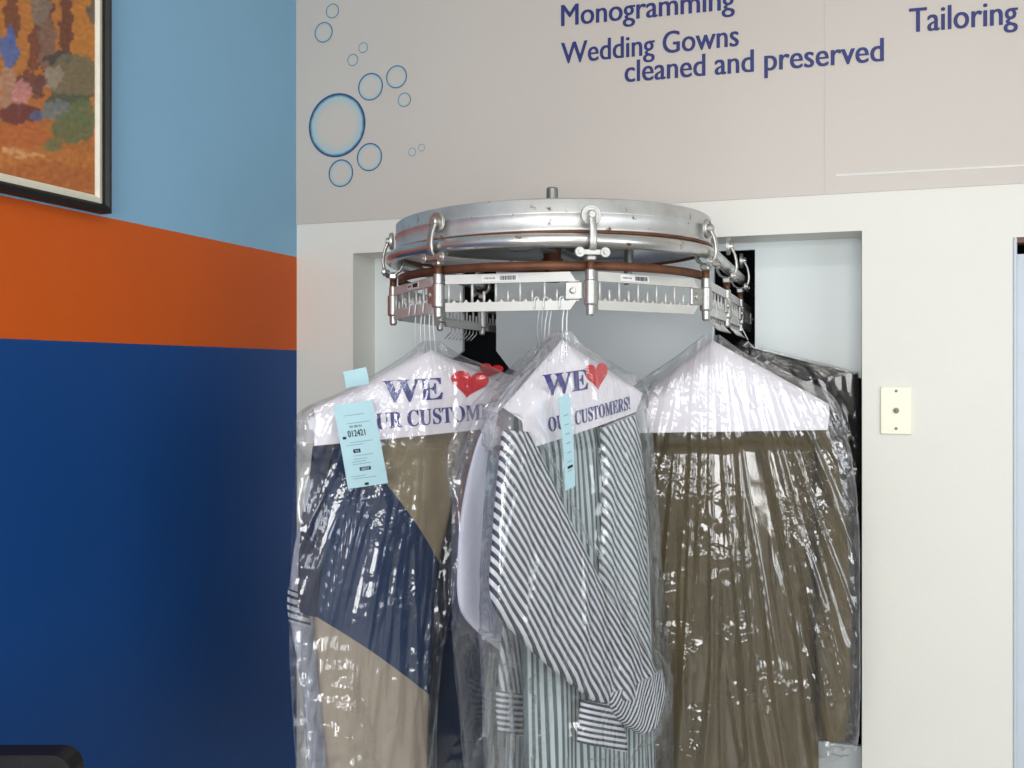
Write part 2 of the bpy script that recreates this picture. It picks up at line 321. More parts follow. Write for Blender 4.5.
# ---------------------------------------------------------------- banner with its print
SZ = 2.0265
bn = MB(); bn.box(XL, XR, D - .003, D, SZ, H - .001)
banner = tag(bn.build('wall_banner', M['banner']), 'grey white printed vinyl banner with blue bubbles across the upper front wall', 'banner')
BY = D - .0042
def wall_text(body, L, R, cap, bold):
    p0, p1 = on_y(*L, BY), on_y(*R, BY); dep = (p0 - CAM).dot(FWD); h = cap / F * dep
    d = p1 - p0
    return put_text(body, lambda u, v, l: p0 + d * u + UP * (v * h) - Vector((0, l, 0)), bold)
for body, L, R, cap in (('Monogramming', (561, 26.2), (735, 9.0), 21.5), ('Wedding Gowns', (561, 64.0), (739, 45.8), 21.5), ('cleaned and preserved', (624.5, 82.2), (884, 61.0), 22.0), ('Tailoring', (909, 32.5), (1018, 23.6), 24.5)):
    wall_text(body, L, R, cap, .020).build('lettering', M['navy_ink'], banner, 'navy words "%s"' % body)
for cx, cy, r in ((163, 42, 28), (129, 124, 39), (281, 183, 20), (241, 230, 23), (309, 333, 53), (409, 295, 44), (439, 383, 27), (180, 481, 123), (305, 603, 54), (195, 665, 53), (469, 584, 16), (505, 567, 14)):
    px, py = 290 + cx / 3.84, cy / 3.84; c = on_y(px, py, D - .0042); rad = r / 3.84 / F * (c - CAM).dot(FWD)
    b = MB(); n = 40; ci = b.vert(c); rings = []
    for k in range(1, 9): rings.append([b.vert(c + Vector((math.cos(2 * math.pi * i / n), 0, math.sin(2 * math.pi * i / n))) * (rad * k / 8)) for i in range(n)])
    for i in range(n):
        j = (i + 1) % n; b.face([ci, rings[0][i], rings[0][j]], [(0, 0), (.125, i / n), (.125, i / n)])
        for k in range(7): b.face([rings[k][i], rings[k + 1][i], rings[k + 1][j], rings[k][j]], [((k + 1) / 8, 0), ((k + 2) / 8, 0), ((k + 2) / 8, 1), ((k + 1) / 8, 1)])
    b.build('bubble', M['bubble'], banner)
# glare on the banner's lower right, laid on as a thin pale strip
t = MB(); p0 = on_y(836, 174.5, D - .004); p1 = on_y(1040, 163.5, D - .004)
t.prism([p0, p1, p1 - UP * .004, p0 - UP * .004], (0, .0008, 0)); t.build('glare_strip', M['sticker'], banner, 'whitish glare painted as a thin strip near the lower edge')
t = MB(); q0 = on_y(824.5, 60, D - .003); t.box(q0.x - .0012, q0.x + .0012, D - .0035, D - .003, SZ + .002, H - .01); t.build('sheet_joint', M['joint'], banner)
# ---------------------------------------------------------------- switch plate
c = on_y(896, 410.5, D); hw = .0348; hh = .0562
pl = MB(); pl.obox(c + Vector((0, -.003, 0)), (1, 0, 0), (0, 0, 1), (0, -1, 0), hw, hh, .003, .002)
plate = tag(pl.build('wall_plate', M['plate']), 'ivory wall plate with a push button and two screws on the white wall', 'wall plate')
q = MB(); q.lathe(c + Vector((0, -.006, 0)), (0, -1, 0), [(0, .007), (.003, .007), (.003, .0045), (.007, .004), (.008, .002)], 16); q.build('push_button', M['screw'], plate)
for dz in (.046, -.042):
    q = MB(); q.lathe(c + Vector((0, -.006, dz)), (0, -1, 0), [(0, .0035), (.0012, .003), (.0016, .001)], 12); q.build('screw', M['screw'], plate)
# ---------------------------------------------------------------- picture on the left wall
fy1 = 1.669; fy0 = .80; fz0 = 1.936; fz1 = 2.62
pic = empty('framed_painting', (XL, (fy0 + fy1) / 2, fz0), 'framed colourful street scene painting in a black frame on the blue wall', 'painting')
def molding(w0, w1, x0, x1, name, m):
    b = MB()
    o = [(fy0 + w0, fz0 + w0), (fy1 - w0, fz0 + w0), (fy1 - w0, fz1 - w0), (fy0 + w0, fz1 - w0)]; i = [(fy0 + w1, fz0 + w1), (fy1 - w1, fz0 + w1), (fy1 - w1, fz1 - w1), (fy0 + w1, fz1 - w1)]
    md = [((a[0] * .35 + c[0] * .65), (a[1] * .35 + c[1] * .65)) for a, c in zip(o, i)]
    rings = [[b.vert((x, y, z)) for y, z in P] for P, x in ((o, x0), (o, x1 - .004), (md, x1), (i, x1 - .006), (i, x0))]
    for r in range(5):
        A, B = rings[r], rings[(r + 1) % 5]
        for k in range(4): b.face([A[k], A[(k + 1) % 4], B[(k + 1) % 4], B[k]], smooth=False)
    return b.build(name, m, pic)
molding(0, .017, XL + .002, XL + .034, 'frame', M['frame_black'])
molding(.017, .034, XL + .002, XL + .024, 'liner', M['liner'])
def canvas():
    m, nt, p = new_mat('oil_paint'); p.inputs['Roughness'].default_value = .55
    at = N(nt, 'ShaderNodeVertexColor'); at.layer_name = 'paint'; nt.links.new(at.outputs[0], p.inputs['Base Color'])
    tc = N(nt, 'ShaderNodeTexCoord'); no = N(nt, 'ShaderNodeTexNoise'); no.inputs['Scale'].default_value = 70; nt.links.new(tc.outputs['Object'], no.inputs['Vector'])
    bp = N(nt, 'ShaderNodeBump'); bp.inputs['Strength'].default_value = .4; bp.inputs['Distance'].default_value = .003; nt.links.new(no.outputs[0], bp.inputs['Height']); nt.links.new(bp.outputs[0], p.inputs['Normal'])
    b = MB(); x = XL + .016; ny, nz = 150, 120; y0, y1, z0, z1 = fy0 + .03, fy1 - .03, fz0 + .03, fz1 - .03
    for j in range(nz + 1):
        for i in range(ny + 1): b.vert((x, y0 + (y1 - y0) * i / ny, z0 + (z1 - z0) * j / nz))
    for j in range(nz):
        for i in range(ny): a = j * (ny + 1) + i; b.face([a, a + 1, a + ny + 2, a + ny + 1])
    # daubs in photograph pixels of the visible corner: px, py, rx, ry, colour
    dabs = [(20, 10, 60, 60, (176, 112, 52)), (85, 40, 22, 40, (182, 118, 50)), (45, 30, 9, 45, (92, 58, 52)), (12, 20, 8, 30, (108, 62, 44)), (66, 22, 6, 44, (96, 56, 46)), (40, 8, 10, 16, (128, 112, 98)), (47, 45, 9, 26, (128, 96, 78)), (33, 50, 5, 24, (110, 62, 48)), (10, 48, 9, 20, (74, 98, 160)), (60, 58, 14, 8, (70, 62, 60)), (94, 12, 6, 14, (96, 88, 82)),
            (72, 78, 26, 24, (110, 104, 82)), (52, 77, 9, 12, (150, 134, 116)), (88, 72, 14, 16, (116, 102, 76)), (30, 82, 16, 10, (104, 62, 54)), (7, 88, 8, 22, (168, 128, 104)), (22, 95, 8, 16, (190, 128, 126)), (38, 88, 7, 10, (104, 66, 60)), (20, 114, 22, 10, (100, 52, 50)), (70, 100, 26, 8, (78, 84, 66)), (58, 110, 16, 9, (108, 116, 118)), (38, 116, 8, 6, (88, 94, 130)), (74, 128, 22, 16, (96, 106, 72)), (86, 112, 16, 14, (98, 108, 72)), (95, 106, 4, 8, (190, 116, 56)), (52, 146, 10, 8, (104, 108, 70)),
            (20, 136, 30, 12, (176, 96, 48)), (95, 134, 4, 6, (206, 104, 60)), (40, 160, 60, 10, (182, 112, 54)), (60, 176, 60, 16, (168, 96, 46)), (28, 156, 16, 3, (206, 150, 100)), (12, 150, 12, 2.5, (206, 150, 100)), (80, 160, 18, 8, (178, 110, 50))]
    cols = []
    for v in b.v:
        d = v - CAM; dep = d.dot(FWD); px = HX + F * d.dot(RGT) / dep; py = HY - F * d.z / dep
        nx = noise.noise(Vector((v.y * 45, v.z * 45, 3))) * 5; nz_ = noise.noise(Vector((v.y * 45, v.z * 45, 9))) * 5
        if px > -8 and py > -12:
            c = Vector((170, 104, 50))
            for qx, qy, rx, ry, cc in dabs:
                e = ((px + nx - qx) / rx) ** 2 + ((py + nz_ - qy) / ry) ** 2
                if e < 1: c = c.lerp(Vector(cc), .85)
        else:
            t = noise.noise(Vector((v.y * 14, v.z * 12, 1))); s2 = noise.noise(Vector((v.y * 22, v.z * 10, 5)))
            c = Vector((176, 110, 54)) if t > .0 else Vector((110, 74, 58)); c = c.lerp(Vector((92, 104, 112)), .8) if s2 > .3 else c
        c = c * (1 + .18 * noise.noise(Vector((v.y * 90, v.z * 150, 7))))
        cols.append((lin(max(0, c.x)), lin(max(0, c.y)), lin(max(0, c.z)), 1))
    ob = b.build('canvas', m, pic); at = ob.data.color_attributes.new('paint', 'FLOAT_COLOR', 'POINT')
    for i, c in enumerate(cols): at.data[i].color = c
canvas()
# ---------------------------------------------------------------- conveyor
CC = Vector((-.62, 2.07, 0)); R = .355
def radial(phi): a = math.radians(phi); return Vector((math.sin(a), -math.cos(a), 0))
def ringpath(phis, r, z): return [(CC + radial(p) * r + UP * (EYE + z), radial(p), UP) for p in phis]
def closedring(r, z, n=96): return ringpath([360 * i / n for i in range(n)], r, z)
conv = empty('garment_conveyor', CC + UP * (EYE + .16), 'round silver garment conveyor wheel and rail coming out of the wall recess', 'garment conveyor')
b = MB()
b.sweep(ringpath([-180 + 360 * i / 120 for i in range(0, 121)], .338, .264), [(0, 0), (.012, 0), (.0125, .004), (.008, .0085), (.008, .031), (.010, .033), (.010, .035), (.008, .037), (.008, .059), (.004, .062), (0, .062)])
tl = math.radians(.75)
for v in b.v: v.z += (v - CC).dot(RGT) * tl
b.build('wheel_rim', M['galv'], conv)
b = MB(); b.sweep(ringpath([-180 + 360 * i / 120 for i in range(0, 121)], .342, .2585), [(0, 0), (.009, 0), (.009, .0055), (0, .0055)])
for v in b.v: v.z += (v - CC).dot(RGT) * tl
b.build('rim_lip', M['rust'], conv, 'rusty brown lower lip of the rim')
b = MB(); b.prism([CC + radial(p) * .338 + UP * (EYE + .285) for p in range(-200, 46, 5)], (0, 0, .003)); b.build('wheel_plate', M['galv_dull'], conv)
b = MB(); b.lathe(CC + UP * (EYE + .20), UP, [(0, .017), (.03, .017), (.034, .024), (.05, .024), (.05, .02), (.085, .02)]); b.build('hub', M['rust'], conv, 'rusty brown hub')
b = MB(); b.lathe(CC + UP * (EYE + .289), UP, [(0, .013), (.118, .013), (.121, .011)]); b.build('shaft', M['galv_dull'], conv)
b = MB(); d = (-RGT * .35 - FWD * .94).normalized(); s_ = UP.cross(d)
b.obox(CC + UP * (EYE + .268) + d * .14, d, s_, UP, .14, .014, .006, .002)
b.obox(CC + UP * (EYE + .268) - d * .10, d, s_, UP, .10, .014, .006, .002)
b.lathe(CC + UP * (EYE + .252) + d * .21 , RGT, [(-.02, .009), (.015, .009), (.015, .006), (.025, .006)], 12); b.build('brace_arm', M['galv_dull'], conv)
b = MB(); q = CC + RGT * .18 - FWD * -.1 + UP * (EYE + .245); b.obox(q, RGT, FWD, UP, .006, .03, .04, .002); b.build('bracket', M['galv_dull'], conv)
# rail tube: straight, round the front, straight
zt = .245; path = [CC + Vector((-R, y, EYE + zt)) for y in (1.5, 1.0, .5, .2)] + [CC + radial(p) * R + UP * (EYE + zt) for p in range(-90, 91, 3)] + [CC + Vector((R, y, EYE + zt)) for y in (.2, .5, 1.0, 1.5)]
b = MB(); b.tube(path, .0135, 14); b.build('rail_tube', M['tube'], conv)
b = MB(); b.sweep(ringpath(range(-90, 91, 3), R - .018, .192), [(-.004, 0), (.004, 0), (.004, .016), (-.004, .016)])
b.build('drive_ring', M['rust'], conv, 'rusty brown band behind the posts')
# posts along the track, chords of 50.3 degrees
CH = 2 * R * math.sin(math.radians(50.3 / 2))
posts = []
def arcpt(phi): return CC + radial(phi) * R
p0 = arcpt(-72.4); y = math.sqrt(CH ** 2 - (p0.x - (CC.x - R)) ** 2) + p0.y
posts = [Vector((CC.x - R, y + CH * k, 0)) for k in (2, 1, 0)] + [arcpt(-72.4), arcpt(-22.1), arcpt(28.2), arcpt(78.5)]
y = math.sqrt(CH ** 2 - (posts[-1].x - (CC.x + R)) ** 2) + posts[-1].y
posts += [Vector((CC.x + R, y + CH * k, 0)) for k in (0, 1, 2)]
def outward(p):
    if p.y > CC.y + 1e-6: return Vector((1 if p.x > CC.x else -1, 0, 0))
    return (p - CC).normalized()
TL = ['slotted trolley rack deepest in the dark of the left slot', 'slotted trolley rack passing through the left slot in the recess', 'slotted trolley rack on the straight left rail inside the recess', '',
      'wide bright slotted trolley rack facing the room, holding the striped shirts', 'silver slotted trolley rack right of the middle post with a white bar code sticker', 'foreshortened trolley rack at the right end of the wheel above the olive coat', 'trolley rack entering the right slot of the recess', 'trolley rack inside the dark right slot']
TL[3] = 'shadowed trolley rack at the left end of the wheel near the left recess edge'
for i in range(len(posts) - 1):
    p, q = posts[i], posts[i + 1]; o = outward(p); tg = Vector((-o.y, o.x, 0)); t = (q - p).normalized(); ro = Vector((t.y, -t.x, 0))
    z = lambda h: UP * (EYE + h)
    th = empty('trolley_rack', p + z(.10), TL[i], 'trolley rack', 'trolley racks on the conveyor')
    # clamp: roller bolt outside, strap under the tube, wings, stem
    b = MB(); pf = [(-.0022, -.0068), (.0022, -.0068), (.0034, -.0048), (.0034, .0048), (.0022, .0068), (-.0022, .0068)]
    ln = [(.009, .298), (.012, .286), (.0185, .272), (.0215, .258), (.0225, .245), (.0205, .233), (.014, .2235), (.004, .2195), (-.006, .2205), (-.015, .226), (-.0205, .236), (-.0205, .249)]
    pth = []
    for j, (rr, hh) in enumerate(ln):
        a_, b_ = ln[max(0, j - 1)], ln[min(len(ln) - 1, j + 1)]; dr, dh = b_[0] - a_[0], b_[1] - a_[1]; L_ = math.hypot(dr, dh)
        pth.append((p + o * rr + z(hh), o * (-dh / L_) + UP * (dr / L_), tg))
    b.sweep(pth, pf); b.obox(p + z(.2135), o, tg, UP, .009, .010, .007, .003)
    b.build('clamp_strap', M['clamp'], th)
    b = MB(); b.lathe(p + o * .0005 + z(.292), o, [(0, .0195), (.005, .0195), (.007, .0185), (.007, .015), (.0055, .015), (.0055, .0095), (.014, .0085), (.016, .006)], 22); b.build('roller', M['clamp'], th)
    b = MB(); b.obox(p + o * .016 + z(.2215), tg, o, UP, .024, .0026, .0062, .002)
    for sgn in (-1, 1): b.lathe(p + tg * (sgn * .024) + z(.2215) + o * .0130, o, [(0, .0098), (.0058, .0098), (.0066, .0088), (.0066, .0042), (.0098, .0036)], 16)
    b.build('clamp_wing', M['clamp'], th)
    b = MB(); b.tube([p + z(.208), p + z(.186)], .0078, 12); b.build('post', M['rust'], th, 'rusty brown post')
    b = MB(); b.lathe(p + z(.104), UP, [(0, .005), (.004, .008), (.02, .0085), (.0215, .0115), (.024, .0125), (.066, .0125), (.068, .0095), (.086, .0095), (.088, .008)], 16); b.build('hinge_sleeve', M['clamp'], th)
    # rack
    b = MB(); a0 = .016; a1 = CH - .034; ds = .004
    P = lambda s_, h, n=0.: p + t * s_ + ro * n + z(h)
    zb0, zb1, zu0, zu1 = .1165, .134, .170, .188
    b.prism([P(a0, zu0, -ds), P(a1 - .006, zu0, -ds), P(a1 + .004, zu0 - .006, -ds), P(a1 + .012, zu0 - .006, -ds), P(a1 - .004, zu1, -ds), P(a0, zu1, -ds)], ro * (2 * ds))
    b.prism([P(a0, zb1, -ds), P(a1 - .006, zb1, -ds), P(a1 + .004, zb1 + .006, -ds), P(a1 + .012, zb1 + .004, -ds), P(a1 - .004, zb0, -ds), P(a0, zb0, -ds)], ro * (2 * ds))
    nr = 11
    for k in range(nr):
        s_ = a0 + .006 + (a1 - a0 - .012) * k / (nr - 1); tall = k % 2 == 0
        b.tube([P(s_, zb1 - .002), P(s_, zu0 + .002 if tall else zb1 + .021)], .0027, 6)
        for e in (.5,):
            if k < nr - 1:
                m_ = s_ + (a1 - a0 - .012) / (nr - 1) * e; b.prism([P(m_ - .0042, zb1, -.003), P(m_ + .0042, zb1, -.003), P(m_, zb1 + .0055, -.003)], ro * .006)
    b.obox(P(a1 + .010, .152), t, ro, UP, .003, .004, .020, .001)
    b.build('rack', M['rack'] if i not in (3,) else M['rack'], th)
    b = MB(); b.obox(P(CH - .0305, .152, .0035), t, ro, UP, .0165, .0035, .017, .002); b.lathe(P(CH - .032, .152, .007), ro, [(0, .0065), (.003, .006), (.004, .003)], 12); b.build('hinge_plate', M['clamp'], th)
    if i in (3, 4, 5):
        f0 = {3: .42, 4: .30, 5: .22}[i]; st = MB(); st.obox(P(a0 + (a1 - a0) * f0 + .035, .1795, ds + .0006), t, ro, UP, .036, .0005, .0062); sk = st.build('bar_code_sticker', M['sticker'], th)
        bc = MB(); x = a0 + (a1 - a0) * f0 + .036
        rnd = random.Random(i)
        while x < a0 + (a1 - a0) * f0 + .066:
            wd = rnd.choice((.0006, .001, .0015)); bc.obox(P(x, .1795, ds + .0013), t, ro, UP, wd / 2, .0002, .004); x += wd + rnd.choice((.0006, .001))
        x = a0 + (a1 - a0) * f0 + .004
        while x < a0 + (a1 - a0) * f0 + .026: bc.obox(P(x, .1795, ds + .0013), t, ro, UP, .0006, .0002, rnd.choice((.0012, .002))); x += .0026
        bc.build('bar_code', M['black_ink'], sk)
    if i in (1, 6, 7):      # spare wire fingers bent under the rail
        b = MB()
        for k in range(8):
            s_ = a0 + .02 + .026 * k; b.tube([P(s_, zb0 + .002, .002), P(s_, zb0 - .012, .004), P(s_ + .004, zb0 - .024, .014), P(s_ + .006, zb0 - .030, .02)], .0014, 5)
        b.build('wire_finger_row', M['clamp'], th)
def seg_at(px, i):
    """point of the rack between posts i and i+1 that lies in the vertical plane of column px"""
    p, q = posts[i], posts[i + 1]; r = ray(px, HY); r.z = 0; nrm = Vector((-r.y, r.x, 0)); dp = p.dot(nrm); dq = q.dot(nrm)
    return p.lerp(q, dp / (dp - dq))
# ---------------------------------------------------------------- soft goods
SOLID = {}     # cloth and paper already hung in a plane, which the bag drapes over
def crom(rows, t):
    n = len(rows) - 1; x = max(0, min(n - 1e-6, t * n)); i = int(x); f = x - i
    P = [rows[max(0, i - 1)], rows[i], rows[min(n, i + 1)], rows[min(n, i + 2)]]
    return tuple(.5 * (2 * b + (c - a) * f + (2 * a - 5 * b + 4 * c - d) * f * f + (3 * b - a - 3 * c + d) * f ** 3) for a, b, c, d in zip(*P))
def arcparam(rows):
    L = [0]
    for a, b in zip(rows, rows[1:]): L.append(L[-1] + math.hypot((a[0] + a[2] - b[0] - b[2]) / 2, (a[1] + a[3] - b[1] - b[3]) / 2) + 1e-6)
    return L
def loft(pl, px_rows, d, off=0., nu=40, nv=60, fold=None, dprof=None, p=2.5, lim=None, cap=True, shape=None, uvdir=None):
    """soft flattened tube: rows of (left px, left py, right px, right py); d half depth; fold(s, t, a, z) shifts along n;
    lim keeps it between two distances; shape(a, n, z, sg, prof) reshapes; uvdir lays the cloth's stripes across (a, z)"""
    rows = [pl.hit(r[0], r[1], off) + pl.hit(r[2], r[3], off) for r in px_rows]
    L = arcparam(rows); tot = L[-1]; mb = MB(); R_ = []; lo = min(r[1] for r in rows)
    for j in range(nv + 1):
        tt = j / nv; target = tt * tot; k = 0
        while k < len(L) - 2 and L[k + 1] < target: k += 1
        u = (k + (target - L[k]) / (L[k + 1] - L[k])) / (len(L) - 1)
        al, zl, ar, zr = crom(rows, u); dd = d * (dprof(tt) if dprof else 1); ring = []
        for i in range(2 * nu):
            if i <= nu: s = i / nu; sg = 1
            else: s = 1 - (i - nu) / nu; sg = -1
            a = al + (ar - al) * s; z = zl + (zr - zl) * s; prof = max(0., 1 - abs(2 * s - 1) ** p) ** (1 / 2.0)
            n = off + sg * dd * prof
            if fold: n += fold(s, tt, a, z, sg, prof)
            if shape: n = shape(a, n, z, sg, prof)
            if lim: n = max(lim[0], min(lim[1], n))
            uv = (a * uvdir[0] + z * uvdir[1], z) if uvdir else (s, tt)
            ring.append((mb.vert(pl.world(a, n, z)), uv))
        R_.append(ring)
    m = 2 * nu
    for j in range(nv):
        for i in range(m):
            k = (i + 1) % m; q = (R_[j][i], R_[j][k], R_[j + 1][k], R_[j + 1][i])
            mb.face([x[0] for x in q], [x[1] for x in q])
    if cap: mb.face([x[0] for x in R_[0]]); mb.face([x[0] for x in R_[-1]][::-1])
    return mb
def cloth_fold(amp, fx, fz, seed):
    def f(s, t, a, z, sg, prof):
        v = noise.noise(Vector((a * fx, z * fz, seed))) + .5 * noise.noise(Vector((a * fx * 2.3, z * fz * 1.7, seed + 5)))
        return amp * v * min(1, prof * 1.5)
    return f
class Drape:
    """front and back extent of what hangs in a plane, on a 1 cm grid, spread and smoothed"""
    C = .01
    def __init__(s, pl, margin):
        s.g = {}; C = s.C
        for sg in (1, -1):
            raw = {}
            for v in SOLID.get(id(pl), ()):
                dlt = v - pl.o; k = (round(dlt.dot(pl.a) / C), round(v.z / C)); n = dlt.dot(pl.n) * sg
                if n > raw.get(k, -9): raw[k] = n
            for _ in range(2):
                new = dict(raw)
                for (i, j), n in raw.items():
                    for di, dj in ((1, 0), (-1, 0), (0, 1), (0, -1)):
                        if n > new.get((i + di, j + dj), -9): new[i + di, j + dj] = n
                raw = new
            sm = {}
            for (i, j), n in raw.items():
                q = [raw.get((i + di, j + dj), n - .01) for di in (-1, 0, 1) for dj in (-1, 0, 1)]; sm[i, j] = max(sum(q) / 9, n - .0012)
            s.g[sg] = sm
        s.m = margin
    def at(s, a, z, sg):
        x, y = a / s.C, z / s.C; i, j = math.floor(x), math.floor(y); fx, fy = x - i, y - j; g = s.g[sg]
        q = [g.get(k) for k in ((i, j), (i + 1, j), (i, j + 1), (i + 1, j + 1))]
        if all(v is None for v in q): return None
        mn = max(v for v in q if v is not None) - .006
        q = [mn if v is None else v for v in q]
        return (q[0] * (1 - fx) + q[1] * fx) * (1 - fy) + (q[2] * (1 - fx) + q[3] * fx) * fy + s.m
def ridge(v): return max(0, 1 - abs(v) * 4.2) ** 1.5
def bag_shape(pl, seed, amp, apex, fq, crinkle, off, bias=0.):
    dr = Drape(pl, .0055); a0, z0 = apex
    def f(a, n, z, sg, prof):
        h = dr.at(a, z, sg)
        base = (n - off) * sg
        if h is not None: base = max(base * .35, h - off * sg)
        e = .15 + .85 * min(1, prof * 1.3)
        q = (a - a0) / max(.12, z0 + .28 - z)
        w_ = noise.noise(Vector((q * 3, z * 2.5, seed + 20))) * .035
        v = ridge(noise.noise(Vector(((q + w_) * fq, z * .9, seed)))) + .55 * ridge(noise.noise(Vector(((q - w_) * fq * 2.1, z * 1.9, seed + 3))))
        mk = max(0., min(1., (noise.noise(Vector((a * 8, z * 4.5, seed + 13))) - .08 + bias) * 4))
        c = noise.voronoi(Vector((a * 26 + w_ * 20, z * 34, seed)))[0][0] + .5 * noise.voronoi(Vector((a * 60, z * 75 + w_ * 30, seed + 4)))[0][0]
        x = noise.voronoi(Vector((a * 11 + z * 5, z * 6 - a * 4, seed + 8)))[0][0]
        y = max(0., 1 - 2.2 * abs(noise.noise(Vector((a * 9 + z * 7, z * 11 - a * 6, seed + 31))))) ** 2 * max(0., noise.noise(Vector((a * 4, z * 5, seed + 33))) + .1)
        return off + sg * (base + e * (amp * v + crinkle * mk * c + .001 * x + .006 * y))
    return f
class Hang:
    """one hanger spot: its plane and the wire hanger with or without a paper cape"""
    def __init__(s, px, seg, yaw, at=None):
        s.pt = at if at is not None else seg_at(px, seg); s.pl = Plane(s.pt, yaw)
def wire_hanger(h, apex, sl, sr, label, group, cape=None, double=False, zrail=.1345, off=0.):
    """apex, shoulders in px; cape: dict(Lb, Rb, Ls, Rs, n, texts)"""
    pl = h.pl; aa, za = pl.hit(*apex, off); al, zl = pl.hit(*sl, off); ar, zr = pl.hit(*sr, off)
    root = empty('wire_hanger', pl.world(aa, off, zl), label, 'hanger', group)
    W = lambda a, z, n=None: pl.world(a, off if n is None else n, z)
    dlt = Vector((h.pt.x, h.pt.y, EYE)) - pl.o; ra, rn = dlt.dot(pl.a), dlt.dot(pl.n)
    zt_ = EYE + zrail
    b = MB(); top = [W(aa, za - .01)]
    top += [W(aa + (ra - aa) * .6, za + (zt_ - za) * .55, off + (rn - off) * .6), W(ra + .004, zt_ - .012, rn), W(ra + .0035, zt_ - .003, rn)]
    top += [W(ra + .0068 * math.cos(x) - .0033, zt_ + .001 + .0062 * math.sin(x), rn) for x in (0, .7, 1.4, 2.1, 2.8, 3.4)] + [W(ra - .0105, zt_ - .008, rn), W(ra - .0115, zt_ - .016, rn)]
    b.tube(top, .00145, 6)
    if double: b.tube([v + pl.n * .004 + pl.a * (.009 * (1 - i / 5)) for i, v in enumerate(top[:5])], .00145, 6)
    b.build('hook', M['white_wire'], root)
    b = MB(); fr = [W(aa, za - .014), W(aa - .02, za - .036), W(al + .034, zl - .022), W(al + .028, zl - .028), W(al + .034, zl - .034), W(ar - .034, zr - .034), W(ar - .028, zr - .028), W(ar - .034, zr - .022), W(aa + .02, za - .036)]
    b.tube(fr, .0013, 6, closed=True); b.build('wire_frame', M['white_wire'], root)
    if cape:
        n0 = cape['n']; nb = cape.get('nb', -n0); k = cape.get('bulge', .010)
        cl, zcl = pl.hit(*cape['Ls'], off); lb = pl.hit(*cape['Lb'], n0); rb = pl.hit(*cape['Rb'], n0); cr, zcr = pl.hit(*cape['Rs'], off); ap = pl.hit(apex[0], apex[1] - 1, off)
        x0 = min(cl, lb[0]); x1 = max(cr, rb[0])
        def nn(a, z=None): return n0 + k * (1 - ((a - ap[0]) / ((x1 - x0) / 2)) ** 2) + .0025 * noise.noise(Vector((a * 14, (z or 1.5) * 10, n0 * 50)))
        mb = MB(); nx, nz = 48, 14; G = {}
        for sg in (1, -1):
            for i in range(nx + 1):
                f = i / nx
                if f < .5: g_ = f * 2; ta, tz = cl + (ap[0] - cl) * g_, zcl + (ap[1] - zcl) * g_
                else: g_ = f * 2 - 1; ta, tz = ap[0] + (cr - ap[0]) * g_, ap[1] + (zcr - ap[1]) * g_
                ba, bz = lb[0] + (rb[0] - lb[0]) * f, lb[1] + (rb[1] - lb[1]) * f
                for j in range(nz + 1):
                    e = j / nz; a = ta + (ba - ta) * e; z_ = tz + (bz - tz) * e
                    n_ = off + (nn(a, z_) - off) * min(1, .05 + e * 3.2) if sg > 0 else nb + (off - nb) * max(0, 1 - (.05 + e * 3.2))
                    G[sg, i, j] = mb.vert(pl.world(a, n_, z_))
            for i in range(nx):
                for j in range(nz): mb.face([G[sg, i, j], G[sg, i + 1, j], G[sg, i + 1, j + 1], G[sg, i, j + 1]])
        for i in range(nx): mb.face([G[1, i, 0], G[1, i + 1, 0], G[-1, i + 1, 0], G[-1, i, 0]])
        SOLID.setdefault(id(pl), []).extend(mb.v)
        c = mb.build('paper_cape', M['paper'], root, cape.get('label'))
        for body, Lp, Rp, hpx, m in cape.get('texts', ()):
            a0_, z0_ = pl.hit(*Lp, n0 + k); a1_, z1_ = pl.hit(*Rp, n0 + k); dep = (pl.world(a0_, n0, z0_) - CAM).dot(FWD); hh_ = hpx / F * dep
            da, dz = a1_ - a0_, z1_ - z0_; ln = math.hypot(da, dz); ua, uz = -dz / ln, da / ln
            def mp(u, v, l):
                a = a0_ + da * u + ua * v * hh_; z_ = z0_ + dz * u + uz * v * hh_
                return pl.world(a, nn(a, z_) + .0012 + l, z_)
            put_text(SERIF(body), mp, .012, .68).build('lettering', m, c, 'purple navy words "%s"' % body)
        for hx, hy, wpx, hpx, ang in cape.get('hearts', ()):
            ha, hz = pl.hit(hx, hy, n0 + k); dep = (pl.world(ha, n0, hz) - CAM).dot(FWD); dax = pl.hit(hx + wpx / 2, hy, n0 + k)[0] - ha; sz = hpx / F * dep / 2
            hb = MB(); pts = []; ca, sa = math.cos(math.radians(ang)), math.sin(math.radians(ang))
            for i in range(48):
                tq = 2 * math.pi * i / 48; x = 16 * math.sin(tq) ** 3 / 16; y = (13 * math.cos(tq) - 5 * math.cos(2 * tq) - 2 * math.cos(3 * tq) - math.cos(4 * tq) + 2.5) / 14.5
                pts.append((x * ca - y * sa, x * sa + y * ca))
            ci = hb.vert(pl.world(ha, nn(ha, hz) + .0014, hz)); rg = []
            for kk in (.5, 1.): rg.append([hb.vert(pl.world(ha + x * dax * kk, nn(ha + x * dax * kk, hz + y * sz * kk) + .0014, hz + y * sz * kk)) for x, y in pts])
            for i in range(48):
                j = (i + 1) % 48; hb.face([ci, rg[0][i], rg[0][j]]); hb.face([rg[0][i], rg[1][i], rg[1][j], rg[0][j]])
            hb.build('heart', M['red_ink'], c, 'red printed heart')
    return root
GRP = 'wire hangers on the conveyor'
def part(mb, pl, name, m, root, label=None):
    SOLID.setdefault(id(pl), []).extend(mb.v); return mb.build(name, m, root, label)
top = lambda t: min(1, .25 + 4 * t)
